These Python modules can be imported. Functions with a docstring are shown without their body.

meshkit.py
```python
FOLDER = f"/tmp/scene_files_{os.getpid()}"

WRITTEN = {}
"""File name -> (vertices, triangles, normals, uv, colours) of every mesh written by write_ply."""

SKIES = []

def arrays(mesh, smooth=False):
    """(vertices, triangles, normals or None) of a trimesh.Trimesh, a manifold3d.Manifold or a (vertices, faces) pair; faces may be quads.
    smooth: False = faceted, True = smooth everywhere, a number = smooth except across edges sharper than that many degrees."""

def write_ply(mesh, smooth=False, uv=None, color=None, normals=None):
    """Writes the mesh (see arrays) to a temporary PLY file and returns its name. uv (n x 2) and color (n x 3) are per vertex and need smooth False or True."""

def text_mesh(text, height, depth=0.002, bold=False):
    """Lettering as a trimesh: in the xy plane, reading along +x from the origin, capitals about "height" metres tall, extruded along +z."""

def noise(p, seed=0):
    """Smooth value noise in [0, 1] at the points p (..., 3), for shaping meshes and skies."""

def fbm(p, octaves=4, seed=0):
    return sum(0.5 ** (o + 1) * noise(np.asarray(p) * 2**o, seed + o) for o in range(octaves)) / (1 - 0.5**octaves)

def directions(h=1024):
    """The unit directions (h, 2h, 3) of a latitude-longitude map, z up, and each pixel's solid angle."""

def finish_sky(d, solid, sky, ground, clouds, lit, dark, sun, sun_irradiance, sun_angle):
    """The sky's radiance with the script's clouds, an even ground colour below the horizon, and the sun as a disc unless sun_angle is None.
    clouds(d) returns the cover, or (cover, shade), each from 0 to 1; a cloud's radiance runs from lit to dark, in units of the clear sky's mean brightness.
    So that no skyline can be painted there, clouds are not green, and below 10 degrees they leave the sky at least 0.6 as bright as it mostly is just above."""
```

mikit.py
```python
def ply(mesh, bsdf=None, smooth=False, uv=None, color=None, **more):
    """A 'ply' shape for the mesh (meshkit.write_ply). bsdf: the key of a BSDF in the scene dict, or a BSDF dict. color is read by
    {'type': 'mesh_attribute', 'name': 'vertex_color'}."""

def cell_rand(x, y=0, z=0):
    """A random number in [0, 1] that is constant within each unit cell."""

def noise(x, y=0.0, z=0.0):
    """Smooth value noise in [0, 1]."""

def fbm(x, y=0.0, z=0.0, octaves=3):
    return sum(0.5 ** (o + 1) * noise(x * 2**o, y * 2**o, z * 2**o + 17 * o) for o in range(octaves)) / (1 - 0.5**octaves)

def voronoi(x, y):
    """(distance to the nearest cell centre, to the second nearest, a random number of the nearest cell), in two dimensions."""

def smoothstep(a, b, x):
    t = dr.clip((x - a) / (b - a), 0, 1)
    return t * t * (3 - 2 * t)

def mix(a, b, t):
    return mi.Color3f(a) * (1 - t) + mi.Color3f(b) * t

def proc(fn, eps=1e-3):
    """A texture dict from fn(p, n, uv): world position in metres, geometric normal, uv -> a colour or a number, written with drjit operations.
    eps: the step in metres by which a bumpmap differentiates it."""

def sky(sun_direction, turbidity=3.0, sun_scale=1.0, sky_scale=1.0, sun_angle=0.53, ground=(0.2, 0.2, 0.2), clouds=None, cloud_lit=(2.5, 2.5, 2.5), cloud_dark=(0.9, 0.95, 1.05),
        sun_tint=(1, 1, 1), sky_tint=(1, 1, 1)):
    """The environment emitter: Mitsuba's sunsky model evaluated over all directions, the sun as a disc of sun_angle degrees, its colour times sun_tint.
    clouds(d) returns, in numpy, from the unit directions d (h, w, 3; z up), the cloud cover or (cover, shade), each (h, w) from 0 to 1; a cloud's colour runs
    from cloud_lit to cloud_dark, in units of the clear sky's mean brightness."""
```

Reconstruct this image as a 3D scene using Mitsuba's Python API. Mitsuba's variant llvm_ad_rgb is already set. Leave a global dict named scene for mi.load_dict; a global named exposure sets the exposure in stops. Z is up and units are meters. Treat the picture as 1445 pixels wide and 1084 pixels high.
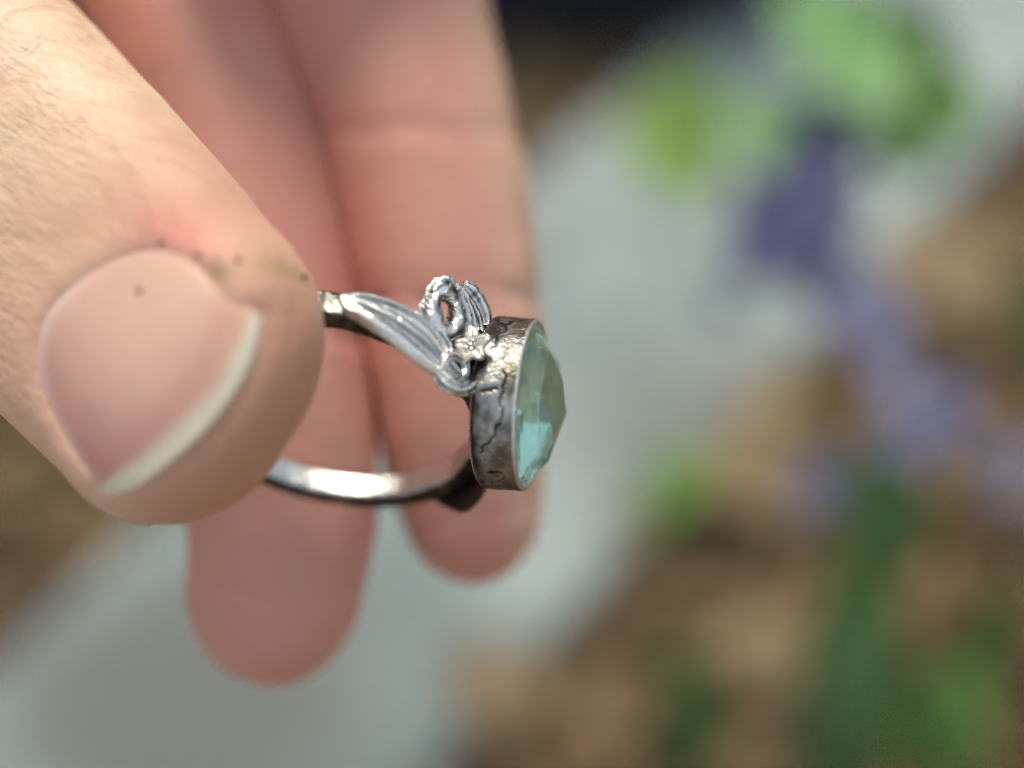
import math, random
import numpy as np, trimesh, manifold3d as m3, shapely
import drjit as dr, mitsuba as mi, mikit, meshkit
from scipy.interpolate import PchipInterpolator, CubicSpline, LinearNDInterpolator, NearestNDInterpolator
T4 = mi.ScalarTransform4f
rng = np.random.default_rng(7); random.seed(7)
scene, labels = {}, {}

# ---------------------------------------------------------------- camera, sky, exposure
MM = 0.001
F_PX, CX, CY = 2375.0, 722.5, 542.0            # focal length of the photograph in its own pixels
PITCH, CAM_H = math.radians(56), 0.400
CAM = np.array([0.0, 0.0, CAM_H])
RIGHT = np.array([1.0, 0, 0]); FWD = np.array([0, math.cos(PITCH), -math.sin(PITCH)]); UP = np.array([0, math.sin(PITCH), math.cos(PITCH)])
scene['camera'] = {'type': 'thinlens', 'fov': 2 * math.degrees(math.atan(722.5 / F_PX)), 'fov_axis': 'x', 'near_clip': 0.005, 'far_clip': 60.0,
                   'aperture_radius': 2.9 * MM, 'focus_distance': 92.6 * MM,
                   'to_world': T4().look_at(origin=CAM.tolist(), target=(CAM + FWD).tolist(), up=UP.tolist())}
SUN = np.array([-0.14, 0.55, 0.82])
scene['sky'] = mikit.sky(SUN.tolist(), turbidity=3, sun_scale=0.30, sun_angle=22, clouds=lambda d: np.ones(d.shape[:2]), cloud_lit=(0.84, 0.93, 1.0), sun_tint=(0.95, 1.0, 1.04))
exposure = 2.85

def cam(px, py, d):
    """A point d millimetres in front of the camera, seen at this direction."""
    return CAM + MM * d * (FWD + RIGHT * (px - CX) / F_PX - UP * (py - CY) / F_PX)
def dirv(x, y, z):
    """A direction given as right, up, towards the viewer."""
    v = RIGHT * x + UP * y - FWD * z
    return v / np.linalg.norm(v)
def ground(px, py, z=0.0):
    v = FWD + RIGHT * (px - CX) / F_PX - UP * (py - CY) / F_PX
    return CAM + v * ((z - CAM_H) / v[2])

def unit(v):
    v = np.asarray(v, float)
    return v / np.maximum(np.linalg.norm(v, axis=-1, keepdims=True), 1e-12)
def sstep(a, b, x):
    t = np.clip((x - a) / (b - a), 0, 1)
    return t * t * (3 - 2 * t)
def blend_(c, to, w):
    return c * (1 - w[:, None]) + np.asarray(to) * w[:, None]
def grid_faces(nr, nc, wrap=True):
    i, j = np.meshgrid(np.arange(nr - 1), np.arange(nc if wrap else nc - 1), indexing='ij')
    a, b = i * nc + j, i * nc + (j + 1) % nc
    q = np.stack([a, b, b + nc, a + nc], -1).reshape(-1, 4)
    return np.vstack([q[:, [0, 1, 2]], q[:, [0, 2, 3]]])
def outward(v, f):
    m = trimesh.Trimesh(v, f, process=False)
    if m.volume < 0: f = f[:, ::-1]
    return v, f
def add(key, mesh, bsdf, smooth=30, color=None, label=None, cat=None, group=None, kind=None):
    if key in scene:
        n = 1
        while f'{key}_{n:03d}' in scene: n += 1
        key = f'{key}_{n:03d}'
    scene[key] = mikit.ply(mesh, bsdf, smooth=True if color is not None else smooth, color=color)
    tag(key, label, cat, group, kind)
    return key
def tag(key, label=None, cat=None, group=None, kind=None):
    e = {k: v for k, v in (('label', label), ('category', cat), ('group', group), ('kind', kind)) if v}
    if e: labels[key] = {**labels.get(key, {}), **e}
used_names = {}
def thing(name, label, cat, group=None):
    n = used_names.get(name, 0); used_names[name] = n + 1
    key = name if n == 0 else f'{name}_{n:03d}'
    tag(key, label, cat, group)
    return key

# ---------------------------------------------------------------- materials
VC = {'type': 'mesh_attribute', 'name': 'vertex_color'}
def skin_bump(p, n, uv):
    x, y, z = p.x * 1000, p.y * 1000, p.z * 1000
    # lines running along one diagonal, broken up by slower noise
    a = x * 0.80 - (y * 0.83 + z * 0.56) * 0.55
    b = x * 0.55 + (y * 0.83 + z * 0.56) * 0.80
    c = y * 0.56 - z * 0.83
    w = mikit.noise(x * 0.5, y * 0.5, z * 0.5) * 2.2
    fine = mikit.noise(a * 1.1, b * 6.5 + w, c * 3.0)
    cross = mikit.noise(a * 5.0 + w, b * 1.6, c * 3.0)
    pore = mikit.noise(x * 9, y * 9, z * 9)
    return fine * 0.55 + cross * 0.3 + pore * 0.25
scene['skin'] = {'type': 'bumpmap', 'arbitrary': mikit.proc(skin_bump, eps=4e-5), 'scale': 0.00012,
                 'bsdf': {'type': 'principled', 'base_color': VC, 'roughness': 0.46, 'specular': 0.42, 'sheen': 0.25, 'sheen_tint': 0.6}}
scene['nail_plate'] = {'type': 'principled', 'base_color': VC, 'roughness': 0.28, 'specular': 0.5, 'clearcoat': 0.7, 'clearcoat_gloss': 0.6}
def silver_bump(p, n, uv):
    x, y, z = p.x * 1000, p.y * 1000, p.z * 1000
    return mikit.fbm(x * 5, y * 5, z * 5, octaves=4) + 0.35 * mikit.noise(x * 28, y * 6, z * 28)
def metal(rough, bump):
    return {'type': 'bumpmap', 'arbitrary': mikit.proc(silver_bump, eps=1.5e-5), 'scale': bump,
            'bsdf': {'type': 'principled', 'base_color': VC, 'metallic': 1.0, 'roughness': rough, 'specular': 0.5}}
scene['silver'] = metal(0.23, 0.00005)
scene['polished_silver'] = metal(0.16, 0.00004)
scene['worn_silver'] = metal(0.38, 0.00006)
scene['mirror_silver'] = {'type': 'twosided', 'bsdf': {'type': 'principled', 'base_color': {'type': 'rgb', 'value': [.93, .95, .94]}, 'metallic': 0.9, 'roughness': 0.09, 'specular': 0.5}}
scene['gem_glass'] = {'type': 'dielectric', 'int_ior': 1.57, 'ext_ior': 1.0, 'specular_transmittance': {'type': 'rgb', 'value': [0.75, 0.98, 0.945]},}

def noise_col(c0, c1, scale, seed=0.0, c2=None):
    def fn(p, n, uv):
        t = mikit.fbm(p.x * scale + seed, p.y * scale, p.z * scale, octaves=4)
        c = mikit.mix(c0, c1, mikit.smoothstep(0.3, 0.7, t))
        if c2 is not None:
            u = mikit.noise(p.x * scale * 0.33 + seed + 9, p.y * scale * 0.33, p.z * scale * 0.33)
            c = mikit.mix(c, c2, mikit.smoothstep(0.55, 0.8, u))
        return c
    return mikit.proc(fn)
def plain(name, c0, c1, scale, rough=0.8, seed=0.0, c2=None, **more):
    scene[name] = {'type': 'twosided', 'bsdf': {'type': 'principled', 'base_color': noise_col(c0, c1, scale, seed, c2), 'roughness': rough, 'specular': 0.3, **more}}
plain('soil_brown', (0.10, 0.066, 0.036), (0.20, 0.135, 0.075), 40, 0.95, c2=(0.26, 0.19, 0.11))
plain('bark_dark', (0.09, 0.055, 0.03), (0.16, 0.10, 0.055), 90, 0.9)
plain('dry_leaf_tan', (0.20, 0.148, 0.088), (0.29, 0.215, 0.13), 70, 0.75)
plain('concrete_grey', (0.22, 0.275, 0.275), (0.35, 0.42, 0.415), 36, 0.9, c2=(0.19, 0.205, 0.19))
plain('navy_cloth', (0.006, 0.009, 0.02), (0.014, 0.018, 0.032), 60, 0.9)
def leafmat(name, c0, c1, trans):
    scene[name] = {'type': 'principledthin', 'base_color': noise_col(c0, c1, 120), 'roughness': 0.55, 'diff_trans': trans, 'spec_trans': 0.0, 'eta': 1.4}
leafmat('leaf_light', (0.34, 0.60, 0.27), (0.44, 0.70, 0.36), 0.8)
leafmat('leaf_mid', (0.16, 0.33, 0.09), (0.22, 0.40, 0.12), 0.6)
leafmat('leaf_soft', (0.26, 0.42, 0.12), (0.34, 0.50, 0.16), 0.7)
leafmat('leaf_deep', (0.055, 0.115, 0.04), (0.09, 0.17, 0.065), 0.5)
leafmat('petal_violet', (0.13, 0.14, 0.27), (0.23, 0.24, 0.42), 0.5)
leafmat('petal_pale', (0.28, 0.295, 0.49), (0.40, 0.42, 0.62), 0.5)
plain('stem_green', (0.055, 0.115, 0.045), (0.085, 0.16, 0.065), 60, 0.6)
plain('stem_dusky', (0.09, 0.10, 0.09), (0.15, 0.16, 0.15), 90, 0.7)
plain('speck_black', (0.008, 0.007, 0.009), (0.02, 0.017, 0.02), 3000, 0.8)

# ---------------------------------------------------------------- setting: soil, mulch, slab
g = 40
xy = np.stack(np.meshgrid(np.linspace(-4, 4, g), np.linspace(-3.5, 4.5, g), indexing='ij'), -1).reshape(-1, 2)
add('soil', (np.c_[xy, np.zeros(len(xy))], grid_faces(g, g, False)[:, ::-1]), 'soil_brown', False, kind='structure', label='brown garden soil')

# slab edges read on the ground
e_a0, e_a1 = ground(60, 930), ground(960, 50)
e_b0, e_b1 = ground(600, 1084), ground(1400, 250)
ax = unit(((e_a1 - e_a0) + (e_b1 - e_b0))[:2])
nrm = np.array([ax[1], -ax[0]])
a_off = np.mean([e_a0[:2] @ nrm, e_a1[:2] @ nrm]); b_off = np.mean([e_b0[:2] @ nrm, e_b1[:2] @ nrm])
SLAB_W, SLAB_C = b_off - a_off, (a_off + b_off) / 2
def on_slab(x, y, pad=0.0):
    return np.abs(x * nrm[0] + y * nrm[1] - SLAB_C) < SLAB_W / 2 + pad
prof = shapely.box(-SLAB_W / 2 + 0.004, -0.006, SLAB_W / 2 - 0.004, 0.006).buffer(0.004, quad_segs=4)
sl = m3.Manifold.extrude(m3.CrossSection([np.array(shapely.geometry.polygon.orient(prof).exterior.coords)[:-1]]), 1.9, 90)
mm = sl.refine_to_length(0.02).to_mesh(); v = np.array(mm.vert_properties[:, :3], float)
v[:, 1] += 0.0016 * (meshkit.fbm(np.c_[v[:, 0] * 40, v[:, 2] * 40, v[:, 1] * 0], 3) - 0.5) * (v[:, 1] > 0.008)
s0 = np.r_[nrm * SLAB_C, 0] + np.r_[ax, 0] * (-0.7)
vw = s0 + v[:, :1] * np.r_[nrm, 0] + v[:, 2:] * np.r_[ax, 0] + np.c_[np.zeros((len(v), 2)), v[:, 1]]
add('stone_slab', outward(vw, np.array(mm.tri_verts)), 'concrete_grey', 40, label='long pale grey stone slab running diagonally across the brown ground', cat='stone slab')

# bark mulch: many chips, nobody could count them under this blur
def chip(rs):
    L, W, H = rs.uniform(.012, .034), rs.uniform(.006, .014), rs.uniform(.002, .005)
    pts = np.array([[sx * L / 2 * rs.uniform(.6, 1), sy * W / 2 * rs.uniform(.6, 1), sz * H / 2 * rs.uniform(.5, 1)] for sx in (-1, 1) for sy in (-1, 1) for sz in (-1, 1)])
    return trimesh.convex.convex_hull(pts)
protos = [chip(rng) for _ in range(14)]
V, Fc, C = [], [], []
base = 0
for _ in range(5200):
    x, y = rng.uniform(-.42, .42), rng.uniform(-.02, .85)
    if on_slab(x, y, 0.0): continue
    p = protos[rng.integers(14)]
    R = trimesh.transformations.euler_matrix(rng.normal(0, .35), rng.normal(0, .35), rng.uniform(0, 6.28))[:3, :3]
    vv = np.array(p.vertices) @ R.T + [x, y, rng.uniform(.001, .008)]
    V.append(vv); Fc.append(np.array(p.faces) + base); base += len(vv)
    k = rng.uniform(); tone = np.array([0.17, 0.115, 0.068]) * (0.70 + .75 * k * k)
    if rng.uniform() < .10: tone = np.array([0.24, 0.175, 0.105])
    C.append(np.tile(tone, (len(vv), 1)))
scene['bark'] = {'type': 'principled', 'base_color': VC, 'roughness': 0.9, 'specular': 0.2}
add('bark_mulch', (np.vstack(V), np.vstack(Fc)), 'bark', color=np.vstack(C), kind='stuff', label='brown bark mulch covering the soil beside the slab', cat='mulch')

# dark cloth lying at the top edge, beyond the slab
c0 = ground(800, -40)
b = trimesh.creation.icosphere(4, 1.0); v = np.array(b.vertices)
v = np.sign(v) * np.abs(v) ** 0.6 * [0.085, 0.055, 0.035]
v += 0.012 * (meshkit.fbm(v * 45, 3)[:, None] - .5) * unit(v)
add('dark_cloth', (v + [c0[0] - .005, c0[1] + 0.012, 0.028], b.faces), 'navy_cloth', True, label='dark navy crumpled cloth lying at the top edge beside the slab', cat='cloth')

# ---------------------------------------------------------------- plants
def leaf_mesh(base_p, tip_p, width, up, curl=0.15, n=14, cup=0.25, wave=0.06, seed=0):
    """A leaf blade with midrib fold and wavy margin from base to tip."""
    d = tip_p - base_p; L = np.linalg.norm(d); d = d / L
    s = unit(np.cross(d, up)); u = np.cross(s, d)
    rs = np.random.default_rng(seed); ph = rs.uniform(0, 6)
    t = np.linspace(0, 1, n); vv = []
    for k in t:
        w = width / 2 * (np.sin(np.pi * min(1, (k * .93 + .03)) ** 0.8) ** 0.8)
        for q in np.linspace(-1, 1, 7):
            z = cup * w * abs(q) + curl * L * np.sin(np.pi * k) + wave * w * np.sin(9 * k + ph) * q
            vv.append(base_p + d * L * k + s * w * q + u * z)
    return np.array(vv), grid_faces(n, 7, False)
def tube(points, radii, sides=10, n=30):
    p = np.asarray(points, float); t = np.linspace(0, 1, len(p)); tt = np.linspace(0, 1, n)
    c = CubicSpline(t, p)(tt); r = np.interp(tt, t, radii)
    tg = unit(np.gradient(c, axis=0)); a = unit(np.cross(tg, [0.3, 0.9, 0.2])); b = np.cross(tg, a)
    an = np.arange(sides) * 2 * np.pi / sides
    v = (c[:, None] + r[:, None, None] * (np.cos(an)[None, :, None] * a[:, None] + np.sin(an)[None, :, None] * b[:, None])).reshape(-1, 3)
    f = grid_faces(n, sides); k = len(v)
    v = np.vstack([v, c[:1], c[-1:]])
    j = np.arange(sides)
    f = np.vstack([f, np.c_[(j + 1) % sides, j, j * 0 + k], np.c_[(n - 1) * sides + j, (n - 1) * sides + (j + 1) % sides, j * 0 + k + 1]])
    return outward(v, f)
def floret(c, size, axis, rs):
    """A whorl of small rounded petals round a short tube."""
    V, Fc, k = [], [], 0
    axis = unit(axis); a = unit(np.cross(axis, [.2, .5, .9])); b = np.cross(axis, a)
    for i in range(9):
        th = rs.uniform(0, 6.28); el = rs.uniform(-.5, .9)
        d = unit(np.cos(th) * a + np.sin(th) * b + el * axis)
        v, f = leaf_mesh(c + d * size * .1, c + d * size * rs.uniform(.4, .62), size * rs.uniform(.3, .5), unit(axis + .3 * rs.normal(size=3)), n=6, seed=int(rs.integers(1e6)))
        V.append(v); Fc.append(f + k); k += len(v)
    return np.vstack(V), np.vstack(Fc)

zup = np.array([0, 0, 1.0])
plant = thing('flowering_plant', 'plant with violet flowers on a leaning stalk and bright green leaves at its top', 'flowering plant')
stalk = [cam(1420, 690, 330), cam(1310, 590, 335), cam(1215, 450, 340), cam(1110, 310, 345), cam(1180, 175, 350), cam(1220, 90, 352)]
add(f'{plant}__stem', tube([ground(1560, 960)] + stalk, [.002, .002, .0016, .0014, .0012, .001, .0008], n=60), 'stem_dusky')
rs = np.random.default_rng(3)
for (px, py, d, s) in [(1180, 180, 350, .017), (1150, 235, 348, .014), (1075, 265, 345, .013), (1135, 325, 344, .026), (1100, 345, 346, .020), (1185, 300, 347, .013), (1210, 440, 339, .027), (1262, 472, 339, .014), (1168, 398, 342, .016), (1255, 530, 337, .015),
                       (1300, 590, 334, .028), (1425, 675, 330, .02), (1010, 440, 360, .015), (1165, 685, 352, .022)]:
    add(f'{plant}__flower', floret(cam(px, py, d), s * (.74 if py > 425 else 1.1), FWD * -1 + .4 * UP, rs), 'petal_pale' if py > 425 and px > 1100 else 'petal_violet', False)
for (b0, t0, w, m) in [((1215, 120, 352), (1095, -10, 340), .026, 'leaf_light'), ((1200, 130, 350), (1330, 20, 345), .024, 'leaf_deep'), ((1180, 60, 352), (1255, 175, 338), .022, 'leaf_light'), ((1210, 140, 352), (1385, 165, 348), .026, 'leaf_mid'),
                       ((1115, 235, 348), (1015, 160, 340), .019, 'leaf_light'), ((1015, 220, 350), (872, 180, 345), .031, 'leaf_soft'), ((1230, 180, 350), (1310, 235, 352), .018, 'leaf_mid'), ((1140, 20, 352), (1220, 110, 340), .018, 'leaf_light')]:
    add(f'{plant}__leaf', leaf_mesh(cam(*b0), cam(*t0), w, -FWD + .3 * UP, seed=int(b0[0])), m, True)

shoot = thing('leafy_shoot', 'thick dark green upright shoot below the violet flowers', 'plant')
add(f'{shoot}__stem', tube([ground(1185, 1180), cam(1190, 1010, 345), cam(1215, 850, 340), cam(1240, 690, 338)], [.009, .0085, .0075, .005], n=40, sides=14), 'stem_green')
for (b0, t0, w) in [((1190, 1060, 340), (1215, 740, 330), .021), ((1235, 820, 338), (1255, 600, 338), .019)]:
    add(f'{shoot}__leaf', leaf_mesh(cam(*b0), cam(*t0), w, -FWD, curl=.03, seed=5), 'leaf_deep', True)
for key, label, spec in [
    ('small_leaf_plant', 'small bright green leaf growing at the slab edge below the gemstone', [((905, 745), (1015, 655), .020, 'leaf_mid')]),
    ('small_leaf_plant', 'low dark green leaves at the bottom edge left of the upright shoot', [((975, 1110), (945, 890), .014, 'leaf_deep'), ((955, 1120), (1010, 960), .014, 'leaf_deep')]),
    ('small_leaf_plant', 'mid green leaves at the bottom right corner beside the upright shoot', [((1290, 1110), (1370, 930), .024, 'leaf_mid'), ((1350, 1110), (1290, 960), .018, 'leaf_deep'), ((1350, 980), (1440, 830), .016, 'leaf_deep')]),
    ('small_leaf_plant', 'narrow green leaf at the right edge above the last violet flowers', [((1480, 560), (1440, 380), .014, 'leaf_deep')])]:
    k = thing(key, label, 'plant')
    for i, (a, t, w, m) in enumerate(spec):
        A, B = ground(*a), ground(*t, z=0.03)
        add(f'{k}__leaf', leaf_mesh(A + [0, 0, .004], B, w, zup, curl=.12, seed=i + 11), m, True)
dry = [((1270, 330), (1400, 470), .036, 'pale tan dry leaf on the mulch right of the violet flowers'), ((1210, 700), (1330, 640), .026, 'tan dry leaf lying right of the upright green shoot'),
       ((1060, 870), (1100, 990), .026, 'tan dry leaf at the lower edge left of the upright green shoot'), ((1000, 620), (1130, 740), .024, 'brown dry leaf below the lone lavender flower'),
       ((640, 1000), (760, 930), .024, 'tan dry leaf by the slab edge at the bottom of the picture'), ((1050, 560), (1150, 590), .02, 'tan dry leaf close to the slab edge under the stalk')]
for i, (a, t, w, lab) in enumerate(dry):
    k = thing('dry_leaf', lab, 'dry leaf')
    add(k, leaf_mesh(ground(*a, z=.012), ground(*t, z=.014), w, zup, curl=.08, wave=.2, seed=i + 31), 'dry_leaf_tan', True, label=lab, cat='dry leaf')

# ---------------------------------------------------------------- the hand
def sweep(st, hint, cap, rows=90, cols=120, cap_rows=26, power=2.25, cap_power=2.1, cap_drop=0.0):
    """st: stations (centre, half width, height on the back, height on the pad), in metres; hint points out of the back of the finger."""
    P0 = np.array([s[0] for s in st]); W = np.array([s[1:] for s in st])
    t = np.r_[0, np.cumsum(np.linalg.norm(np.diff(P0, axis=0), axis=1))]; L = t[-1]
    cs, ws = CubicSpline(t, P0, bc_type='natural'), PchipInterpolator(t, W)
    body = np.linspace(0, L, rows); capt = np.sin(np.linspace(0, np.pi / 2, cap_rows + 1)[1:]) * cap
    tt = np.r_[body, L + capt]
    tgL = unit(cs(L, 1))
    c = np.vstack([cs(body), cs(L) + capt[:, None] * tgL])
    tg = np.vstack([unit(cs(body, 1)), np.tile(tgL, (cap_rows, 1))])
    w = np.vstack([ws(body), np.tile(ws(L), (cap_rows, 1))])
    q = np.r_[np.ones(rows), np.maximum(1e-3, (1 - np.clip(capt / cap, 0, 1) ** cap_power)) ** (1 / cap_power)]
    hint = np.broadcast_to(np.asarray(hint, float), c.shape) if np.ndim(hint) == 1 else hint
    N = unit(hint - (hint * tg).sum(1, keepdims=True) * tg); B = np.cross(tg, N)
    ph = np.arange(cols) * 2 * np.pi / cols
    cx, cy = np.cos(ph), np.sin(ph)
    sx, sy = np.sign(cx) * np.abs(cx) ** (2 / power), np.sign(cy) * np.abs(cy) ** (2 / power)
    hgt = np.where(cy[None] > 0, w[:, 1:2], w[:, 2:3])
    c = c - N * ((1 - q) * cap_drop)[:, None]
    v = c[:, None] + B[:, None] * (sx[None] * w[:, :1] * q[:, None])[..., None] + N[:, None] * (sy[None] * hgt * q[:, None])[..., None]
    n = len(c); v = v.reshape(-1, 3); f = grid_faces(n, cols); k = len(v)
    v = np.vstack([v, c[:1], c[-1:]]); j = np.arange(cols)
    f = np.vstack([f, np.c_[(j + 1) % cols, j, j * 0 + k], np.c_[(n - 1) * cols + j, (n - 1) * cols + (j + 1) % cols, j * 0 + k + 1]])
    v, f = outward(v, f)
    return v, f, dict(N=N, B=B, tg=tg, c=c, n=n, cols=cols)
def man(v, f):
    return m3.Manifold(m3.Mesh(np.asarray(v, np.float32), np.asarray(f, np.uint32)))
def ball(p, r, seg=32):
    return m3.Manifold.sphere(r, seg).translate(tuple(float(x) for x in p))

# thumb
TD = 88.5
def st(px, py, d, wpx, back, pad):
    return (cam(px, py, d), wpx * d / F_PX * MM, back * MM, pad * MM)
thumb_st = [st(-800, -1000, 126, 300, 11, 11), st(-560, -420, 117, 262, 8.6, 9), st(-300, -60, 107, 250, 7.6, 8.0), st(-60, 192, 99.2, 250, 6.6, 7.6), st(110, 366, 93.2, 243, 5.4, 7.2), st(231, 494, 88.4, 233, 4.8, 6.4)]
th_hint = dirv(-0.16, -0.16, 0.96)
tv, tf, tfr = sweep(thumb_st, th_hint, 8.9 * MM, rows=400, cols=420, cap_rows=90, power=2.25, cap_power=2.25)
TT = tfr['tg'][-1]; TN = unit(th_hint - (th_hint @ TT) * TT); TB = np.cross(TT, TN)
if TB @ dirv(.7, .7, 0) < 0: TB = -TB
NO = cam(210, 520, 84.2)
loc = (tv - NO) @ np.c_[TB, TT, TN] / MM          # thumb-nail frame in millimetres: x lateral, y towards the tip, z out of the back
# nail outline: seen points laid on the back of the thumb
bk = loc[:, 2] > -4.5
base_z = LinearNDInterpolator(loc[bk][:, :2][::3], loc[bk][:, 2][::3])
base_zn = NearestNDInterpolator(loc[bk][:, :2][::3], loc[bk][:, 2][::3])
def on_nail(px, py):
    d = unit(cam(px, py, 1) - CAM); z = 0.0
    for _ in range(25):
        P = NO + TN * z * MM
        q = CAM + d * (((P - CAM) @ TN) / (d @ TN)) - NO
        x, y = (q @ TB) / MM, (q @ TT) / MM
        zz = float(base_z(x, y)); zz = float(base_zn(x, y)) if np.isnan(zz) else zz
        z = .5 * z + .5 * zz
    return np.array([x, y])
def smooth_curve(pts, n):
    p = np.array([on_nail(*q) for q in pts]); t = np.r_[0, np.cumsum(np.linalg.norm(np.diff(p, axis=0), axis=1))]
    return CubicSpline(t / t[-1], p)(np.linspace(0, 1, n)) 
NU, NV = 110, 90
PX_ = smooth_curve([(142, 696), (100, 642), (64, 575), (47, 505), (60, 445), (100, 398), (152, 364), (213, 346), (268, 358), (312, 398), (364, 444)], NU)
FR_ = smooth_curve([(142, 696), (180, 693), (238, 657), (303, 596), (346, 532), (364, 444)], NU)
outline = shapely.Polygon(np.r_[PX_, FR_[::-1]]).buffer(0)
fr_line = shapely.LineString(FR_); px_line = shapely.LineString(PX_)
XL, XR = PX_[:, 0].min(), PX_[:, 0].max()
def y_free(x):
    o = np.argsort(FR_[:, 0]); return np.interp(x, FR_[o, 0], FR_[o, 1])
back = loc[:, 2] > -4.5
pts = shapely.points(loc[back][:, :2])
sd = np.full(len(tv), 99.0)
ds = shapely.distance(pts, outline.exterior); ds[shapely.contains(outline, pts)] *= -1
sd[back] = ds
sd[(loc[:, 2] < -3.2)] = 99
free = sstep(0.2, 1.6, loc[:, 1] - (y_free(np.clip(loc[:, 0], XL, XR)) - 1.4)) * (np.abs(loc[:, 0]) < 7.4)
off = -0.24 * sstep(0.0, -0.7, sd)
off += (0.09 * np.exp(-((sd - 0.55) / 0.55) ** 2) + .10 * np.exp(-((sd - 1.3) / 1.1) ** 2)) * (1 - free) * (sd > -1)
off += -0.26 * np.exp(-(np.maximum(sd, 0) / 0.45) ** 2) * free * (sd > -1)
# skin folds over the joint and softer undulations, real relief
lx, ly, lz = loc.T
dors = sstep(-6, -1, lz)
rot = 0.20
ua, ub = ly * math.cos(rot) + lx * math.sin(rot), -ly * math.sin(rot) + lx * math.cos(rot)
warp = 2.2 * (meshkit.fbm(np.c_[lx * .25, ly * .25, lz * .1], 3, 5) - .5)
def ridged(x, y, z, seed):
    return 1 - np.abs(2 * meshkit.noise(np.c_[x, y, z], seed) - 1)
w_ip = np.exp(-((ly + 21) / 8.0) ** 2) * dors
fold = ridged(ub * .10 + 1, (ua + warp) * .55, lz * .1, 2) ** 5 + .6 * ridged(ub * .16, (ua + 1.4 * warp) * 1.05, lz * .1, 8) ** 5
lines = ridged(ua * .16, (ub + warp) * 1.7, lz * .1, 3) ** 7
off += -0.16 * fold * w_ip - 0.03 * lines * dors * sstep(-6, -9, ly)
off += 0.30 * (meshkit.fbm(np.c_[lx * .16, ly * .16, lz * .16], 3, 9) - .5)
tn = trimesh.Trimesh(tv, tf, process=False).vertex_normals
tv2 = tv + tn * (off * MM)[:, None]

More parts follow.
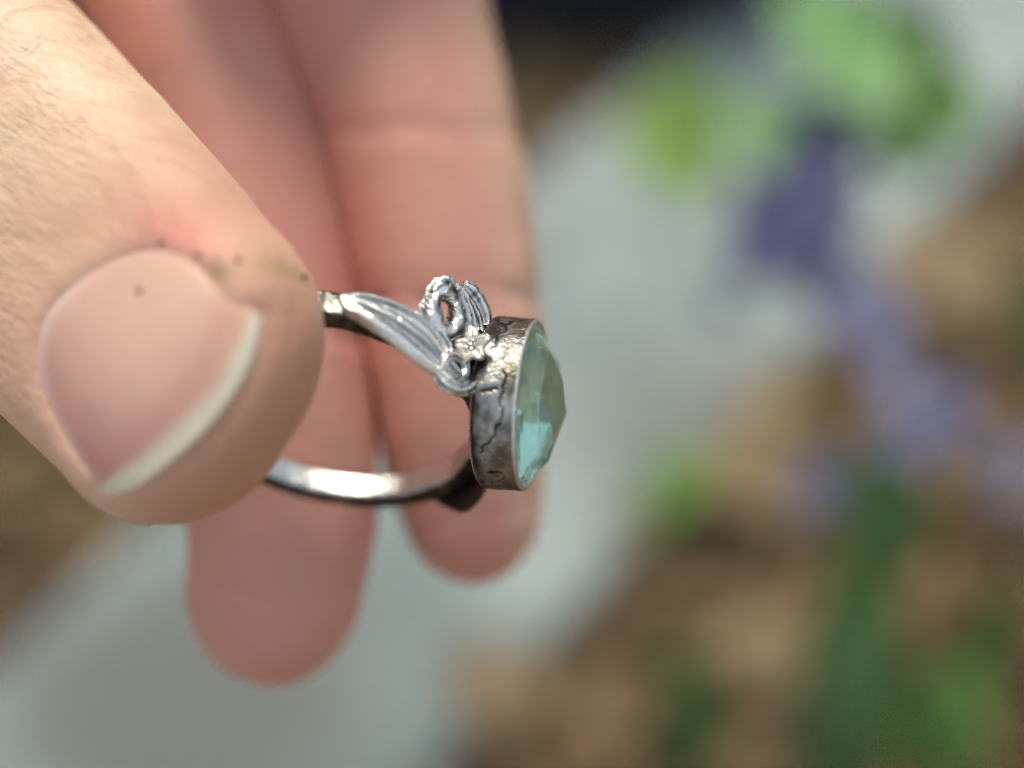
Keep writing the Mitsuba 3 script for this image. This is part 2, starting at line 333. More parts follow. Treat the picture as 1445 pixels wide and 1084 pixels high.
# index (the longer tip, behind the thumb) and middle finger
def hexd(dx, dy, dz): return dirv(dx, dy, dz)
idx_st = [st(-300, -860, 140, 165, 9, 9.5), st(170, -170, 128, 140, 8, 8.5), st(285, 40, 122, 128, 7.8, 8), st(362, 330, 116.5, 130, 7.2, 7.4), st(385, 600, 113, 140, 6.6, 6.9), st(398, 745, 112.6, 131, 5.9, 6.2), st(392, 815, 112.8, 122, 5.3, 5.7)]
iv, if_, ifr = sweep(idx_st, dirv(.52, .1, -.85), 7.3 * MM, rows=160, cols=140, cap_rows=40, cap_power=2.0)
mid_st = [st(60, -950, 148, 165, 9.5, 10), st(480, -170, 128, 170, 8.6, 9), st(535, 40, 123, 160, 8.4, 8.6), st(585, 200, 120, 148, 7.8, 8.0), st(622, 380, 117.5, 138, 7.3, 7.4), st(645, 560, 116.5, 123, 6.6, 6.9), st(655, 660, 116.8, 111, 5.9, 6.2), st(666, 720, 117.2, 99, 5.3, 5.6)]
mv, mf, mfr = sweep(mid_st, dirv(-.1, .12, -.98), 5.2 * MM, rows=170, cols=140, cap_rows=40, cap_power=1.75)
def pad_relief(v, f, seed, creases):
    n = trimesh.Trimesh(v, f, process=False).vertex_normals
    o = 0.5 * (meshkit.fbm(v * 180, 3, seed) - .5)
    up = (v - CAM) @ UP / MM; side = (v - CAM) @ RIGHT / MM
    for u0, w, dep in creases:
        o -= dep * np.exp(-((up - u0 + 1.2 * (meshkit.noise(np.c_[side * .3, side * 0, side * 0], seed) - .5)) / w) ** 2)
    return v + n * (o * MM)[:, None]
def up_at(py, d): return -(py - CY) / F_PX * d
iv = pad_relief(iv, if_, 4, [(up_at(470, 112), .5, .45), (up_at(-60, 120), .7, .6)])
mv = pad_relief(mv, mf, 6, [(up_at(425, 112), .5, .5), (up_at(395, 112), .4, .25), (up_at(190, 115), .8, .25), (up_at(-80, 120), .7, .6)])
ring_st = [st(330, -1020, 150, 160, 9, 10), st(690, -640, 138, 160, 9, 9), st(760, -470, 126, 150, 8, 8), st(560, -390, 114, 142, 7, 7), st(320, -340, 108, 132, 6.4, 6.4)]
rv, rf, _ = sweep(ring_st, dirv(.6, -.7, .1), 7 * MM, rows=80, cols=60, cap_rows=16)
pin_st = [st(620, -1100, 154, 135, 8, 8.5), st(900, -860, 142, 130, 7.6, 7.6), st(985, -720, 131, 122, 7, 7), st(900, -650, 121, 116, 6, 6), st(740, -720, 117, 106, 5.4, 5.4)]
pv, pf, _ = sweep(pin_st, dirv(.6, -.7, .1), 6 * MM, rows=80, cols=60, cap_rows=16)
hull = lambda *b: m3.Manifold.batch_hull(list(b))
I0, M0, R0, K0 = (s[0][0] for s in (idx_st, mid_st, ring_st, pin_st))
T0, T1 = thumb_st[0][0], thumb_st[1][0]
W1, W2 = cam(-780, -2000, 165), cam(-300, -2080, 172)
A1, A2 = cam(-1500, -4000, 200), cam(-1000, -4100, 210)
palm = hull(ball(I0, .0105), ball(M0, .0108), ball(R0, .0105), ball(K0, .009), ball(W1, .015), ball(W2, .014), ball(T0, .0125))
palm += hull(ball(T0, .0125), ball(T1, .010), ball(W1, .015))
palm += hull(ball(T0, .0115), ball(T1, .0085), ball(I0, .0095), ball(cam(-60, -140, 128), .007))     # web between thumb and index
palm += hull(ball(T1, .008), ball(I0, .008), ball(cam(175, 70, 134), .0075), ball(cam(-60, -140, 128), .007))
palm += hull(ball(I0, .0095), ball(M0, .0095), ball(cam(330, -190, 133), .006))
palm += hull(ball(W1, .016), ball(W2, .015), ball(A1, .020), ball(A2, .021))
pm = palm.refine_to_length(.0025).to_mesh()
pmesh = trimesh.Trimesh(np.array(pm.vert_properties[:, :3]), np.array(pm.tri_verts)); trimesh.smoothing.filter_taubin(pmesh, iterations=30)
hand = man(pmesh.vertices, pmesh.faces)
for a, b in ((tv2, tf), (iv, if_), (mv, mf), (rv, rf), (pv, pf)): hand += man(a, b)
hm = hand.to_mesh(); hv, hf = np.array(hm.vert_properties[:, :3], float), np.array(hm.tri_verts)

# skin tone: own colour plus painted light and shade, warmer and redder at the finger pads and round the nail
hl = (hv - NO) @ np.c_[TB, TT, TN] / MM
base_c = np.array([0.66, 0.41, 0.30]); lit_cream = np.array([0.79, 0.585, 0.43]); pink = np.array([0.50, 0.21, 0.185]); red = np.array([0.66, 0.25, 0.20])
blend = blend_
near_thumb = (np.linalg.norm(hl * [1, .45, 1] - [0, -6, -6], axis=1) < 17) & (hl[:, 2] > -13.2)
col = np.tile(base_c, (len(hv), 1))
mott = meshkit.fbm(hv * 160, 4, 21); mott2 = meshkit.fbm(hv * 420, 3, 22)
col *= (1 + .14 * (mott - .5) + .08 * (mott2 - .5))[:, None]
tc = blend(col, lit_cream, sstep(-8, -16, hl[:, 1]) * .8)  # upper thumb paled with a painted highlight
tc = blend(tc, pink, .75 * np.exp(-(((hl[:, 0] - 6.2) / 2.4) ** 2 + ((hl[:, 1] + 3.6) / 3.6) ** 2)) * (hl[:, 2] > -6))
tc = blend(tc, red, .7 * np.exp(-(((hl[:, 0] - 6.5) / .9) ** 2 + ((hl[:, 1] + 2.0) / 2.6) ** 2)) * (hl[:, 2] > -6))
tc = blend(tc, np.array([.47, .235, .155]), .9 * sstep(-1, 6, hl[:, 1]))  # thumb tip browned with painted shade
tc = blend(tc, np.array([.17, .12, .05]), .8 * np.exp(-(((hl[:, 0] - 6.35) / .42) ** 2 + ((hl[:, 1] - 0.6) / .75) ** 2)) * (hl[:, 2] > -6))
tc = blend(tc, np.array([.30, .21, .10]), .45 * np.exp(-(((hl[:, 0] - 7.7) / .35) ** 2 + ((hl[:, 1] - 1.6) / .7) ** 2)) * (hl[:, 2] > -6))
fc = blend(col, pink, np.full(len(hv), .72))  # pink of the pads, also darkened in place of shade
fc = blend(fc, np.array([.52, .21, .175]), .5 * sstep(.38, .66, meshkit.fbm(hv * 70, 3, 31)))
fl = ridged(hl[:, 1] * .22 + hl[:, 0] * .05, (hl[:, 0] * .98 - hl[:, 1] * .2) * 1.25 + 1.6 * meshkit.noise(hl * .35, 4), hl[:, 2] * .2, 13) ** 4
f2 = ridged(hl[:, 1] * 1.1 + .8 * meshkit.noise(hl * .4, 6), hl[:, 0] * .2, hl[:, 2] * .2, 17) ** 5
up_thumb = sstep(2, -7, hl[:, 1]) * sstep(-6, -2, hl[:, 2])
tc = tc * (1 - (.13 * fl + .10 * f2 * sstep(-10, -17, hl[:, 1])) * up_thumb)[:, None] ** np.array([.8, 1.05, 1.25])
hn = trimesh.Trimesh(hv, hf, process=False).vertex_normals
fc = blend(fc, np.array([.66, .43, .32]) * (1 + .1 * (mott - .5))[:, None], .75 * sstep(.25, .9, hn @ RIGHT) * ((hv - CAM) @ RIGHT > -.008))  # creamy finger side, painted only on the right where light falls
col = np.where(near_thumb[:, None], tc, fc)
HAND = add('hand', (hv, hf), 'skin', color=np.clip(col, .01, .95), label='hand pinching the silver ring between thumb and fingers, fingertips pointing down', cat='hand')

# thumbnail: a curved plate with its own thickness, tucked under the skin fold
top, colr = [], []
for i in range(NU):
    for k in np.linspace(0, 1, NV):
        top.append(PX_[i] + (FR_[i] - PX_[i]) * k)
top = np.array(top); tp = shapely.points(top)
d_fr, d_px = shapely.distance(tp, fr_line), shapely.distance(tp, px_line)
along = shapely.line_locate_point(fr_line, tp, normalized=True)          # 0 = lower corner, 1 = corner by the ring
bandw = (.20 + .80 * np.sin(np.pi * np.clip(along, 0, 1) ** .75)) * (.8 + .4 * meshkit.noise(np.c_[along * 7, along * 0, along * 0], 2))
def sm(a, b, x): return np.clip((x - a) / (b - a), 0, 1) ** 2 * (3 - 2 * np.clip((x - a) / (b - a), 0, 1))
wht = 1 - sm(bandw * .6, bandw * 1.4, d_fr)
rim_highlight = np.clip(1 - d_px / 1.3, 0, 1)
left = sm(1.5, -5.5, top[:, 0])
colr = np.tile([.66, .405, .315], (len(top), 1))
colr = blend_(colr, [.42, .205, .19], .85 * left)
colr = blend_(colr, [.66, .44, .42], .6 * sm(3.5, 6.5, top[:, 0]) * 0)
colr = blend_(colr, [.72, .55, .54], .8 * rim_highlight * sm(2.5, .5, top[:, 1]) * sm(4, -1, top[:, 0]))  # pale highlight painted along the cuticle
colr = blend_(colr, [.54, .25, .20], .55 * np.exp(-((d_fr - bandw - .9) / .8) ** 2))
colr = blend_(colr, [.66, .60, .47], wht)
z = base_z(top); z = np.where(np.isnan(z), base_zn(top), z)
from scipy.ndimage import gaussian_filter
z = gaussian_filter(z.reshape(NU, NV), 2.5).ravel()
z = z + 0.0 - .16 * np.exp(-d_px / .35) + .12 * sm(1.4, .0, d_fr)
z += .014 * (meshkit.noise(np.c_[top[:, 0] * 1.9, top[:, 1] * .12, top[:, 0] * 0], 5) - .5)
colr *= (1 + .10 * (meshkit.fbm(np.c_[top[:, 0] * .5, top[:, 1] * .5, top[:, 0] * 0], 3, 44) - .5))[:, None]
ln = np.c_[top, z]; bot = ln - [0, 0, .26]
def to_w(l): return NO + (l @ np.c_[TB, TT, TN].T) * MM
fN = grid_faces(NU, NV, False); nv = NU * NV
idx = np.arange(nv).reshape(NU, NV)
edge = np.r_[idx[:, 0], idx[-1, 1:], idx[-2::-1, -1], idx[0, -2:0:-1]]; e2 = np.roll(edge, -1)
side_f = np.vstack([np.c_[edge, edge + nv, e2], np.c_[e2, edge + nv, e2 + nv]])
nvv, nff = outward(to_w(np.vstack([ln, bot])), np.vstack([fN, fN[:, ::-1] + nv, side_f if True else side_f]))
m_ = trimesh.Trimesh(nvv, nff, process=False); trimesh.repair.fix_normals(m_)
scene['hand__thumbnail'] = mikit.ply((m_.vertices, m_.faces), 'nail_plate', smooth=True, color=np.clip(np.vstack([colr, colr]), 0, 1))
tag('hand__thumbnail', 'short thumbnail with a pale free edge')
# nails on the far side of the two fingers
def far_nail(fr, wid, shift):
    c, Tg, N, B = fr['c'][-1], fr['tg'][-1], fr['N'][-1], fr['B'][-1]
    u = np.linspace(-1, 1, 15); k = np.linspace(0, 1, 12); vv = []
    for q in u:
        for s in k:
            vv.append(c + Tg * (shift + (-.011 + .0118 * s) - .0012 * q * q * s) + B * wid * q + N * (.0052 * (1 - .55 * q * q) - .0030 * s * s))
    v = np.array(vv); f = grid_faces(15, 12, False); n = len(v)
    idx = np.arange(n).reshape(15, 12); e = np.r_[idx[:, 0], idx[-1, 1:], idx[-2::-1, -1], idx[0, -2:0:-1]]; e2 = np.roll(e, -1)
    v = np.vstack([v, v - N * .0004]); f = np.vstack([f, f[:, ::-1] + n, np.c_[e, e + n, e2], np.c_[e2, e + n, e2 + n]])
    m = trimesh.Trimesh(v, f, process=False); trimesh.repair.fix_normals(m); return m
for fr, w, s in ((ifr, .0046, -.0022), (mfr, .0038, -.0016)):
    m = far_nail(fr, w, s); add('hand__fingernail', (m.vertices, m.faces), 'nail_plate', color=np.tile([.62, .44, .36], (len(m.vertices), 1)))

# dark specks stuck to the skin of the thumb
for px, py, lab in ((217, 338, 'dark speck on the thumb just above the nail fold'), (268, 356, 'dark speck on the edge of the cuticle'), (336, 355, 'dark speck on the pink skin right of the nail'),
                    (185, 407, 'dark speck on the thumbnail itself'), (437, 384, 'dark speck at the very edge of the thumb above the ring')):
    ray = unit(cam(px, py, 1) - CAM)
    allv = np.vstack([tv2, to_w(ln)])
    rel = allv - CAM; al = rel @ ray; dist = np.linalg.norm(rel - al[:, None] * ray, axis=1)
    ok = dist < .00045; p = allv[ok][np.argmin(al[ok])] if ok.any() else allv[np.argmin(dist)]
    s = trimesh.creation.icosphere(2, .00014); sv = np.array(s.vertices) * (1 + .5 * (meshkit.noise(np.array(s.vertices) * 9000 + px, 1)[:, None] - .5)) * [1.3, .8, 1]
    lk = thing('dirt_speck', lab, 'speck'); add(lk, (sv + p - ray * .00008, s.faces), 'speck_black', True, label=lab, cat='speck', group='dark specks on the thumb')

# ---------------------------------------------------------------- the ring
RC = cam(473, 573, 96.8)
E1 = dirv(0.975, -0.005, 0.21); E2 = dirv(-0.123, 0.6, 0.77); E2 = unit(E2 - (E2 @ E1) * E1); K = -np.cross(E1, E2)
if K @ UP < 0: K = -K
RI, RO, BW = 8.05, 9.45, 0.95       # inner and outer radius, half width, millimetres
def cyl(th, h, r):
    th, h, r = np.broadcast_arrays(np.asarray(th, float), h, r)
    return RC + MM * (r[..., None] * (np.cos(th)[..., None] * E1 + np.sin(th)[..., None] * E2) + h[..., None] * K)
def on_ring(px, py, r):
    """(angle, height) where the line of sight at this direction meets the cylinder of radius r (mm) on its near outer side."""
    o = (CAM - RC) / MM; d = unit(cam(px, py, 1) - CAM)
    o1, o2, d1, d2 = o @ E1, o @ E2, d @ E1, d @ E2
    A, Bq, Cq = d1 * d1 + d2 * d2, o1 * d1 + o2 * d2, o1 * o1 + o2 * o2 - r * r
    s = (-Bq - math.sqrt(max(Bq * Bq - A * Cq, 0))) / A
    q = o + s * d
    return math.atan2(q @ E2, q @ E1), q @ K
BRIGHT, DARK, WARM = np.array([.92, .93, .93]), np.array([.045, .044, .044]), np.array([.55, .49, .36])
def patina(h):
    """Blackened silver stays in the hollows (h=0) and is rubbed bright on the ridges (h=1)."""
    h = np.clip(h, 0, 1)[:, None]
    return DARK * (1 - h) + BRIGHT * h
def shank():
    n = 420; th = np.linspace(0, 2 * np.pi, n, endpoint=False)
    prof = np.array(shapely.box(-.56, -.45, .56, .45).buffer(.26, quad_segs=6).exterior.coords)[:-1]     # (h, r)
    v = []
    for i, t in enumerate(th):
        dd = abs((t + math.pi) % (2 * math.pi) - math.pi)
        flare = 1 + 0.15 * math.exp(-((dd - .75) / .35) ** 2)
        ham = .12 * meshkit.noise(np.array([[math.cos(t) * 5, math.sin(t) * 5, 0]]), 3)[0]
        facet = .13 * abs(((t * 12 / 6.283) % 1) - .5)
        v.append(cyl(t, prof[:, 0] * flare, (RI + RO) / 2 + prof[:, 1] * .92 + (facet if True else 0) * np.sign(prof[:, 1]) + ham))
    v = np.vstack(v); m = len(prof); i, j = np.meshgrid(np.arange(n), np.arange(m), indexing='ij')
    a, b = i * m + j, i * m + (j + 1) % m; c, d = ((i + 1) % n) * m + (j + 1) % m, ((i + 1) % n) * m + j
    q = np.stack([a, b, c, d], -1).reshape(-1, 4)
    v, f = outward(v, np.vstack([q[:, [0, 1, 2]], q[:, [0, 2, 3]]]))
    hh = meshkit.fbm((v - RC) / MM * 1.4, 3, 8)
    rr = np.tile(prof[:, 1], n)
    out = sstep(-.66, -.5, rr)
    br = .62 + .5 * (hh - .5) - out * (.52 + .30 * sstep(.35, .65, meshkit.fbm((v - RC) / MM * 2.2, 3, 18)))
    return v, f, patina(br)
RING = thing('ring', 'silver ring with a faceted pale teal gemstone and leaf carved shoulders', 'ring')
v, f, c = shank(); add('ring__shank', (v, f), 'polished_silver', color=c)

def blade(spine, r, wl, wr, thick, grooves, lift=None, n=120, m=48, seed=0, depth=.16, curve=0.0, groove_from=0.0, lines=None, belly=0.0):
    """A carved leaf lying on the ring: spine = picture directions met with the cylinder of radius r; widths in mm on either side."""
    ang = np.array([on_ring(x, y, r) for x, y in spine]); s = np.linspace(0, 1, len(spine)); t = np.linspace(0, 1, n)
    ps = PchipInterpolator(s, ang)(t); lf = np.interp(t, s, lift if lift is not None else [0] * len(spine))
    c = cyl(ps[:, 0], ps[:, 1], r + lf)
    rad = unit(np.cos(ps[:, 0])[:, None] * E1 + np.sin(ps[:, 0])[:, None] * E2)
    tg = unit(np.gradient(c, axis=0)); lat = unit(np.cross(tg, rad))
    nr = np.cross(lat, tg); nr *= np.sign((nr * rad).sum(1, keepdims=True))
    L, R = PchipInterpolator(np.linspace(0, 1, len(wl)), wl)(t), PchipInterpolator(np.linspace(0, 1, len(wr)), wr)(t)
    q = np.linspace(-1, 1, m)
    nz = meshkit.noise(np.c_[np.repeat(t, m) * 9, np.tile(q, n) * 2, np.zeros(n * m)], seed).reshape(n, m)
    qq = q[None] + .10 * (nz - .5) + .10 * np.sin(t * 5 + seed)[:, None]
    gv = .5 + .5 * np.cos(qq * np.pi * grooves)
    gv = 1 - (1 - gv) * sstep(groove_from, groove_from + .15, t)[:, None]
    if lines:
        gv = np.ones((n, m))
        for li, q0 in enumerate(lines):
            w_ = .055 + .02 * np.sin(t * 7 + li)[:, None]
            dd = np.abs(q[None] - q0 * (.55 + .45 * sstep(0, .5, t))[:, None] - .05 * np.sin(t * 6 + 2 * li)[:, None] - .06 * (nz - .5))
            on = sstep(.06 + .05 * (li % 3), .18 + .06 * (li % 3), t)[:, None]
            gv = np.minimum(gv, 1 - on * np.exp(-(dd / w_) ** 2))
    lens = np.sqrt(np.clip(1 - np.abs(q[None]) ** 7, 0, 1))
    topz = thick * lens - depth * (1 - gv) * (np.abs(q[None]) < .93) * np.minimum(1, (L + R)[:, None] / 1.2) + curve * (q[None] ** 2) * (L + R)[:, None] / 2
    if lines: topz = topz + belly * (1 - q[None] ** 2) * (L + R)[:, None] + .16 * np.exp(-((q[None] - .80) / .16) ** 2) * sstep(0, .2, t)[:, None] + .05 * (meshkit.fbm(np.c_[np.repeat(t, m) * 22, np.tile(q, n) * 5, np.zeros(n * m)], 3, 5).reshape(n, m) - .5)
    botz = -.35 * thick * lens + curve * (q[None] ** 2) * (L + R)[:, None] / 2
    wid = np.where(q[None] < 0, L[:, None], R[:, None]) * q[None]
    mk = lambda z: (c[:, None] + MM * (lat[:, None] * wid[..., None] + nr[:, None] * z[..., None])).reshape(-1, 3)
    v = np.vstack([mk(topz), mk(botz)]); ff = grid_faces(n, m, False); k = n * m
    idx = np.arange(k).reshape(n, m); e = np.r_[idx[:, 0], idx[-1, 1:], idx[-2::-1, -1], idx[0, -2:0:-1]]; e2 = np.roll(e, -1)
    ff = np.vstack([ff, ff[:, ::-1] + k, np.c_[e, e + k, e2], np.c_[e2, e + k, e2 + k]])
    me = trimesh.Trimesh(v, ff, process=False); trimesh.repair.fix_normals(me)
    spot = meshkit.fbm((v - RC) / MM * 2.5, 3, seed + 2)
    hcol = np.r_[(.02 + .98 * gv ** 1.1).ravel(), np.full(k, .22)] + .3 * (spot - .5)
    return (np.array(me.vertices), np.array(me.faces)), patina(hcol)
def loop(pts, radius, n=220, m=36, flat=(1, 1), closed=True, seed=0, bright=.55, rfun=None, carve=.10, ng=6, rough=1.0):
    """A rounded wire along world points (mm radius), closed or open."""
    p = np.asarray(pts); k = len(p)
    if closed: cs = CubicSpline(np.linspace(0, 1, k + 1), np.vstack([p, p[:1]]), bc_type='periodic'); t = np.linspace(0, 1, n, endpoint=False)
    else: cs = CubicSpline(np.linspace(0, 1, k), p); t = np.linspace(0, 1, n)
    c = cs(t); tg = unit(cs(t, 1)); ref = unit(CAM - c.mean(0)); b = unit(np.cross(tg, ref)); a = np.cross(b, tg)
    an = np.arange(m) * 2 * np.pi / m; gro = 1 + carve * np.cos(ng * an + seed)
    rr = radius * (rfun(t) if rfun else np.ones(n)) * (1 + .3 * (meshkit.noise(np.c_[t * 6, t * 0, t * 0], seed) - .5))
    v = (c[:, None] + MM * rr[:, None, None] * ((np.cos(an) * gro)[None, :, None] * b[:, None] * flat[0] + (np.sin(an) * gro)[None, :, None] * a[:, None] * flat[1])).reshape(-1, 3)
    i, j = np.meshgrid(np.arange(n if closed else n - 1), np.arange(m), indexing='ij')
    A, B = i * m + j, i * m + (j + 1) % m; C, D = ((i + 1) % n) * m + (j + 1) % m, ((i + 1) % n) * m + j
    q = np.stack([A, B, C, D], -1).reshape(-1, 4); f = np.vstack([q[:, [0, 1, 2]], q[:, [0, 2, 3]]])
    v = v + MM * .10 * rough * radius * (meshkit.fbm((v - RC) / MM * 3.2, 3, seed + 60) - .5)[:, None] * unit(v - np.repeat(c, m, axis=0)) * 2
    if not closed:
        kk = len(v); v = np.vstack([v, c[:1] - tg[:1] * MM * rr[0] * .5, c[-1:] + tg[-1:] * MM * rr[-1] * .5]); j = np.arange(m)
        f = np.vstack([f, np.c_[(j + 1) % m, j, j * 0 + kk], np.c_[(n - 1) * m + j, (n - 1) * m + (j + 1) % m, j * 0 + kk + 1]])
    v, f = outward(v, f)
    sp = meshkit.fbm((v - RC) / MM * 3.0, 3, seed + 5)
    return (v, f), patina(bright + .9 * (sp - .5) + 5.0 * (np.pad(np.tile(gro, n), (0, len(v) - n * m), constant_values=1) - 1))
def rp(px, py, r): return cyl(*on_ring(px, py, r), r)

# carved leaf on the near shoulder
me, c = blade([(482, 433), (505, 436), (545, 455), (585, 484), (615, 512), (645, 540), (660, 552)], 9.6, [.60, 1.05, 1.5, 1.8, 1.15, .55, .3], [.45, .80, 1.05, 1.15, .95, .7, .3], .38, 6, m=140, n=240, seed=3, depth=.24, lines=[-.78, -.52, -.26, -.02, .22, .44], belly=.10)
add('ring__leaf', me, 'silver', color=c)
# leaf on the far shoulder, mirrored
def far_leaf():
    n, m = 90, 30; t = np.linspace(0, 1, n); q = np.linspace(-1, 1, m)
    th = -1.15 + .85 * t
    w = PchipInterpolator([0, .2, .5, .8, 1], [.4, 1.2, 2.1, 2.1, 1.4])(t)
    lens = np.sqrt(np.clip(1 - np.abs(q[None]) ** 3, 0, 1))
    h = w[:, None] * q[None] - .75 * np.sin(np.pi * t)[:, None]
    mk = lambda z: cyl(np.broadcast_to(th[:, None], h.shape), h, 9.5 + z).reshape(-1, 3)
    v = np.vstack([mk(.42 * lens - .1 * (1 - np.cos(q[None] * 20)) * .5), mk(-.2 * lens)]); ff = grid_faces(n, m, False); k = n * m
    idx = np.arange(k).reshape(n, m); e = np.r_[idx[:, 0], idx[-1, 1:], idx[-2::-1, -1], idx[0, -2:0:-1]]; e2 = np.roll(e, -1)
    me = trimesh.Trimesh(v, np.vstack([ff, ff[:, ::-1] + k, np.c_[e, e + k, e2], np.c_[e2, e + k, e2 + k]]), process=False); trimesh.repair.fix_normals(me)
    return (np.array(me.vertices), np.array(me.faces)), patina(np.r_[np.full(k, .5), np.full(k, .0)])
me, c = far_leaf(); add('ring__leaf', me, 'silver', color=c)
# scroll with the open eye, standing up beside the leaf
R1 = 10.1
me, c = loop([rp(610, 454, 9.8), rp(607, 431, R1), rp(615, 412, R1 + .2), rp(628, 408, R1 + .3), rp(640, 420, R1 + .2), rp(648, 441, R1), rp(645, 461, 9.8), rp(627, 469, 9.7)], .50, seed=1, bright=.62, flat=(1.25, .8), ng=4, m=64, carve=.10, n=260, rough=3.2, rfun=lambda t: .98 + .22 * np.sin(2 * np.pi * t * 3 + 1))
add('ring__scroll', me, 'silver', color=c)
me, c = loop([rp(613, 412, R1 + .4), rp(621, 401, R1 + .5), rp(632, 406, R1 + .5)], .24, closed=False, seed=4, bright=.75, rfun=lambda t: .6 + .5 * np.sin(np.pi * t))
add('ring__scroll', me, 'silver', color=c)
# ridged lobes next to it
for k, (pts, r0, b) in enumerate([([(636, 402), (650, 422), (661, 446), (667, 470)], .44, .72), ([(646, 412), (660, 428), (672, 450), (676, 470)], .34, .45), ([(655, 404), (670, 418), (681, 440), (685, 462)], .46, .75), ([(646, 436), (655, 455), (660, 475)], .32, .45)]):
    me, c = loop([rp(x, y, 9.9 - .1 * k) for x, y in pts], r0, closed=False, seed=10 + k, bright=b, rfun=lambda t: .75 + .35 * np.sin(np.pi * np.clip(t * 1.2, 0, 1)))
    add('ring__lobe', me, 'silver', color=c)
# lower scroll with a dark eye, and the curl under it
me, c = loop([rp(627, 522, 10.1), rp(630, 506, 10.2), rp(642, 501, 10.3), rp(655, 511, 10.2), rp(654, 529, 10.1), rp(640, 536, 10.0)], .27, seed=21, bright=.62, rough=2.0)
add('ring__scroll', me, 'silver', color=c)
me, c = loop([rp(618, 528, 9.8), rp(637, 546, 10.0), rp(656, 549, 10.1), rp(670, 538, 10.0), rp(677, 522, 9.9)], .40, closed=False, seed=22, bright=.68, rough=2.0)
add('ring__scroll', me, 'silver', color=c)
me, c = loop([rp(600, 450, 9.6), rp(622, 476, 9.7), rp(632, 494, 9.7), rp(628, 512, 9.6)], .36, closed=False, seed=23, bright=.66)
add('ring__scroll', me, 'silver', color=c)
# dark seat that carries the ornament
pts = [rp(x, y, 9.25) for x, y in ((618, 490), (622, 515), (640, 545), (668, 560), (684, 475), (662, 468))]
seat = hull(*[ball(p, .00038, 20) for p in pts]).refine_to_length(.00012).to_mesh()
sv = np.array(seat.vert_properties[:, :3], float)
# flower
fc_ = rp(667, 489, 10.9)
FNm = unit(dirv(-.42, .34, .84)); fa = unit(np.cross(FNm, dirv(0, 1, 0))); fb = np.cross(FNm, fa)
fa, fb = (fa, fb) if fb @ UP > 0 else (-fa, -fb)
FL = 'ring__flower'; pl = [1.12, .92, 1.05, .86, 1.0]
s = trimesh.creation.icosphere(4, 1.0); sv0 = np.array(s.vertices)
for i in range(5):
    th = math.radians(100 + 72 * i)
    d, q = math.cos(th) * fa + math.sin(th) * fb, -math.sin(th) * fa + math.cos(th) * fb
    x, y, z = sv0.T
    hgt = .24 * z + .10 * (x ** 2 + y ** 2) * (z > 0) - .06 * np.exp(-(y / .18) ** 2) * (z > 0)
    p = fc_ + MM * (np.outer(.62 + pl[i] * .52 * x, d) + np.outer(.40 * y * (1 - .35 * x * (x > 0)), q) + np.outer(hgt, FNm))
    br = np.where(z > -.1, .82 - .5 * np.exp(-((x + .75) / .3) ** 2), .15)
    add(f'{FL}__petal', (p, s.faces), 'silver', color=patina(br + .4 * (meshkit.fbm(sv0 * 3 + i, 3, 3) - .5)) * [1, .95, .80])
for i in range(6):
    th = i * 1.2566; rr = .26 if i < 5 else 0
    o = fc_ + MM * (rr * (math.cos(th) * fa + math.sin(th) * fb) + .22 * FNm)
    add(f'{FL}__stamen', (sv0[:, :] * MM * .13 + o, s.faces), 'silver', color=patina(np.full(len(sv0), .7)))
stalk_m, c = loop([fc_ - FNm * MM * .1, rp(668, 492, 9.6)], .38, closed=False, n=20, bright=.25)
add(f'{FL}__post', stalk_m, 'silver', color=c)
add('ring__ornament_base', (sv, np.array(seat.tri_verts)), 'worn_silver', color=patina(np.full(len(sv), .03)))

# bezel cup: lathe about the setting axis
BZ, BR = 9.15, 4.72                                   # where its back lies along E1, outer radius
EB = dirv(0.975, -0.075, 0.20); KB = unit(K - (K @ EB) * EB); E2B = np.cross(KB, EB); E2B = E2B if E2B @ E2 > 0 else -E2B
BC = cam(688, 567, 96.8 - .21 * BZ)
def setting(z, r, ph):
    z, r, ph = np.broadcast_arrays(np.asarray(z, float), r, ph); r = r * 1.03
    return BC + MM * (z[..., None] * EB + (r * np.cos(ph))[..., None] * E2B + (r * np.sin(ph))[..., None] * KB)
prof = [(0.0, 0.0), (0.0, 2.0), (0.0, 4.2), (.06, 4.5), (.2, 4.66)] + [(z_, 4.72 + .02 * math.sin(z_ * 2)) for z_ in np.linspace(.35, 2.25, 40)] + [(2.42, 4.72), (2.54, 4.68), (2.61, 4.56), (2.61, 4.46), (2.54, 4.38), (2.40, 4.36), (2.1, 4.38), (1.96, 4.37), (1.95, 4.2), (1.95, 2.0), (1.95, 0.0)]
prof = np.array(prof); nph = 520; ph = np.arange(nph) * 2 * np.pi / nph
ZZ, PH = np.repeat(prof[:, 0], nph), np.tile(ph, len(prof)); RR = np.repeat(prof[:, 1], nph)
wall = (RR > 4.55) & (ZZ < 2.45)
arc = PH * 4.7
nz = meshkit.fbm(np.c_[np.cos(PH) * 4.7 * 1.1, np.sin(PH) * 4.7 * 1.1, ZZ * 1.1], 3, 3)
squig = np.zeros_like(ZZ)
srs = np.random.default_rng(12)
def groove(a0, z0, steps, w, amp):
    """A wandering engraved line round the wall."""
    global squig
    x, y, an = a0, z0, srs.uniform(-.3, .3)
    for _ in range(steps):
        an = .85 * an + srs.normal(0, amp); x += .09 * math.cos(an); y += .09 * math.sin(an) + .012 * (1.0 - y)
        y = min(max(y, .35), 1.9)
        dx = (arc - x + 14.765) % 29.53 - 14.765
        squig = np.maximum(squig, np.exp(-((dx / w) ** 2 + ((ZZ - y) / w) ** 2)))
for a0 in np.arange(0, 29.5, 5.9): groove(a0, srs.uniform(.7, 1.0), 66, .062, .42)
for a0 in np.arange(1.5, 29.5, 5.0): groove(a0 + srs.uniform(0, 1), srs.uniform(.9, 1.6), 10, .12, .9)
RRd = RR + wall * (-.07 * squig + .06 * (nz - .5))
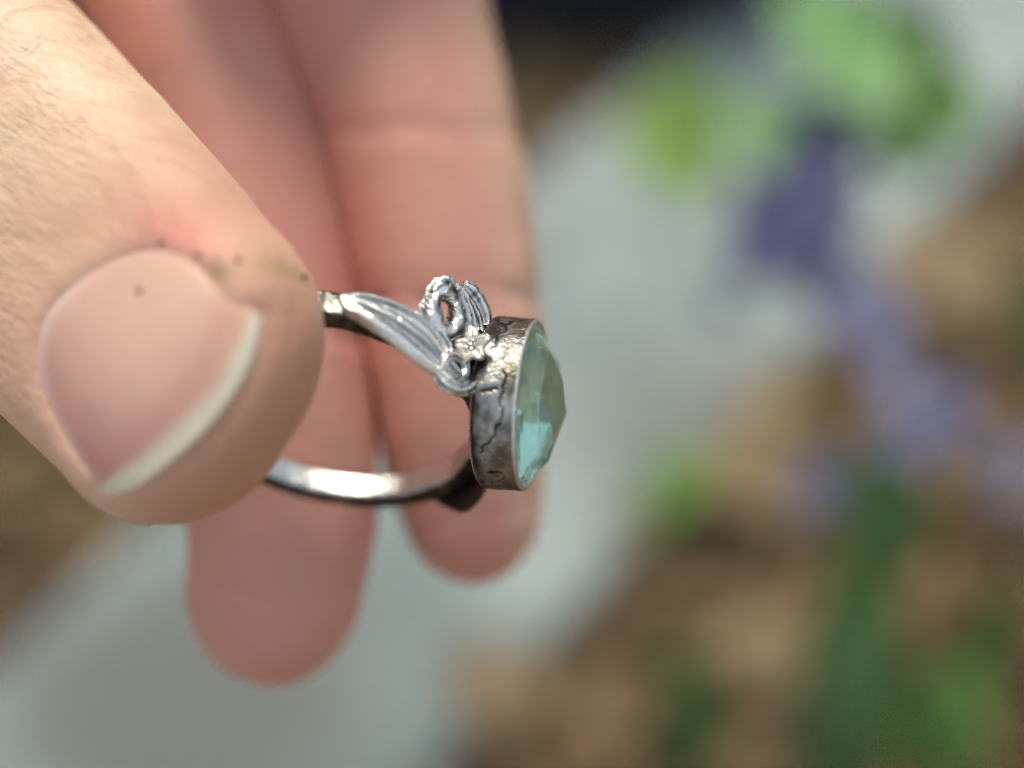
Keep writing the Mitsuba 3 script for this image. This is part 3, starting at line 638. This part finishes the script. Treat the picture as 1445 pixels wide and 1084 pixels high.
RRd *= 1 + .0 * PH
v = setting(ZZ, RRd, PH); f = grid_faces(len(prof), nph); v, f = outward(v, f)
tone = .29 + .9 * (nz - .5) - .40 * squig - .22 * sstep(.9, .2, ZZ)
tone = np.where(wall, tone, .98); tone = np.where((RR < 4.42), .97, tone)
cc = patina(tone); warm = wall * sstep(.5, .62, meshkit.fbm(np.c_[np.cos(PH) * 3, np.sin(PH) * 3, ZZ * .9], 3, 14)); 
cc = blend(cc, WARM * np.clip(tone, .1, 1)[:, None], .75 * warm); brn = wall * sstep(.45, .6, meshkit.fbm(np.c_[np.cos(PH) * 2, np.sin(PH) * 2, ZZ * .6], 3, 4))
cc = blend(cc, np.array([.42, .36, .33]) * np.clip(tone + .3, .1, 1)[:, None], .55 * brn)
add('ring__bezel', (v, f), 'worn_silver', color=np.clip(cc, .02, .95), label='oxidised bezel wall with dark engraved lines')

bk_r, bk_p = np.meshgrid(np.linspace(0.02, 4.25, 12), np.arange(96) * 2 * np.pi / 96, indexing='ij')
v = setting(2.06 + .03 * (meshkit.noise(np.c_[bk_r.ravel() * np.cos(bk_p.ravel()), bk_r.ravel() * np.sin(bk_p.ravel()), bk_r.ravel() * 0], 7)), bk_r.ravel(), bk_p.ravel())
add('ring__added_mirror', (v, grid_faces(12, 96)), 'mirror_silver', 30)  # unseen reflecting disc added inside the gem to brighten it
# rose-cut gemstone: convex faceted dome with a flat back
pts = []
for n_, r_, z_, o_ in ((12, 4.36, 0, 0), (12, 4.36, .36, 0), (6, 3.2, 1.55, 0.35), (3, 1.5, 2.3, 0.2), (1, .3, 2.42, 0)):
    for i in range(n_):
        a = (i + o_) * 2 * np.pi / n_ + .2 + 0
        pts.append((r_ * math.cos(a), r_ * math.sin(a), z_))
gm = trimesh.convex.convex_hull(np.array(pts))
gv = np.array(gm.vertices)
gvw = setting(2.0 + gv[:, 2], np.hypot(gv[:, 0], gv[:, 1]), np.arctan2(gv[:, 1], gv[:, 0]))
add('ring__gemstone', outward(gvw, np.array(gm.faces)), 'gem_glass', False, label='faceted pale teal gemstone')
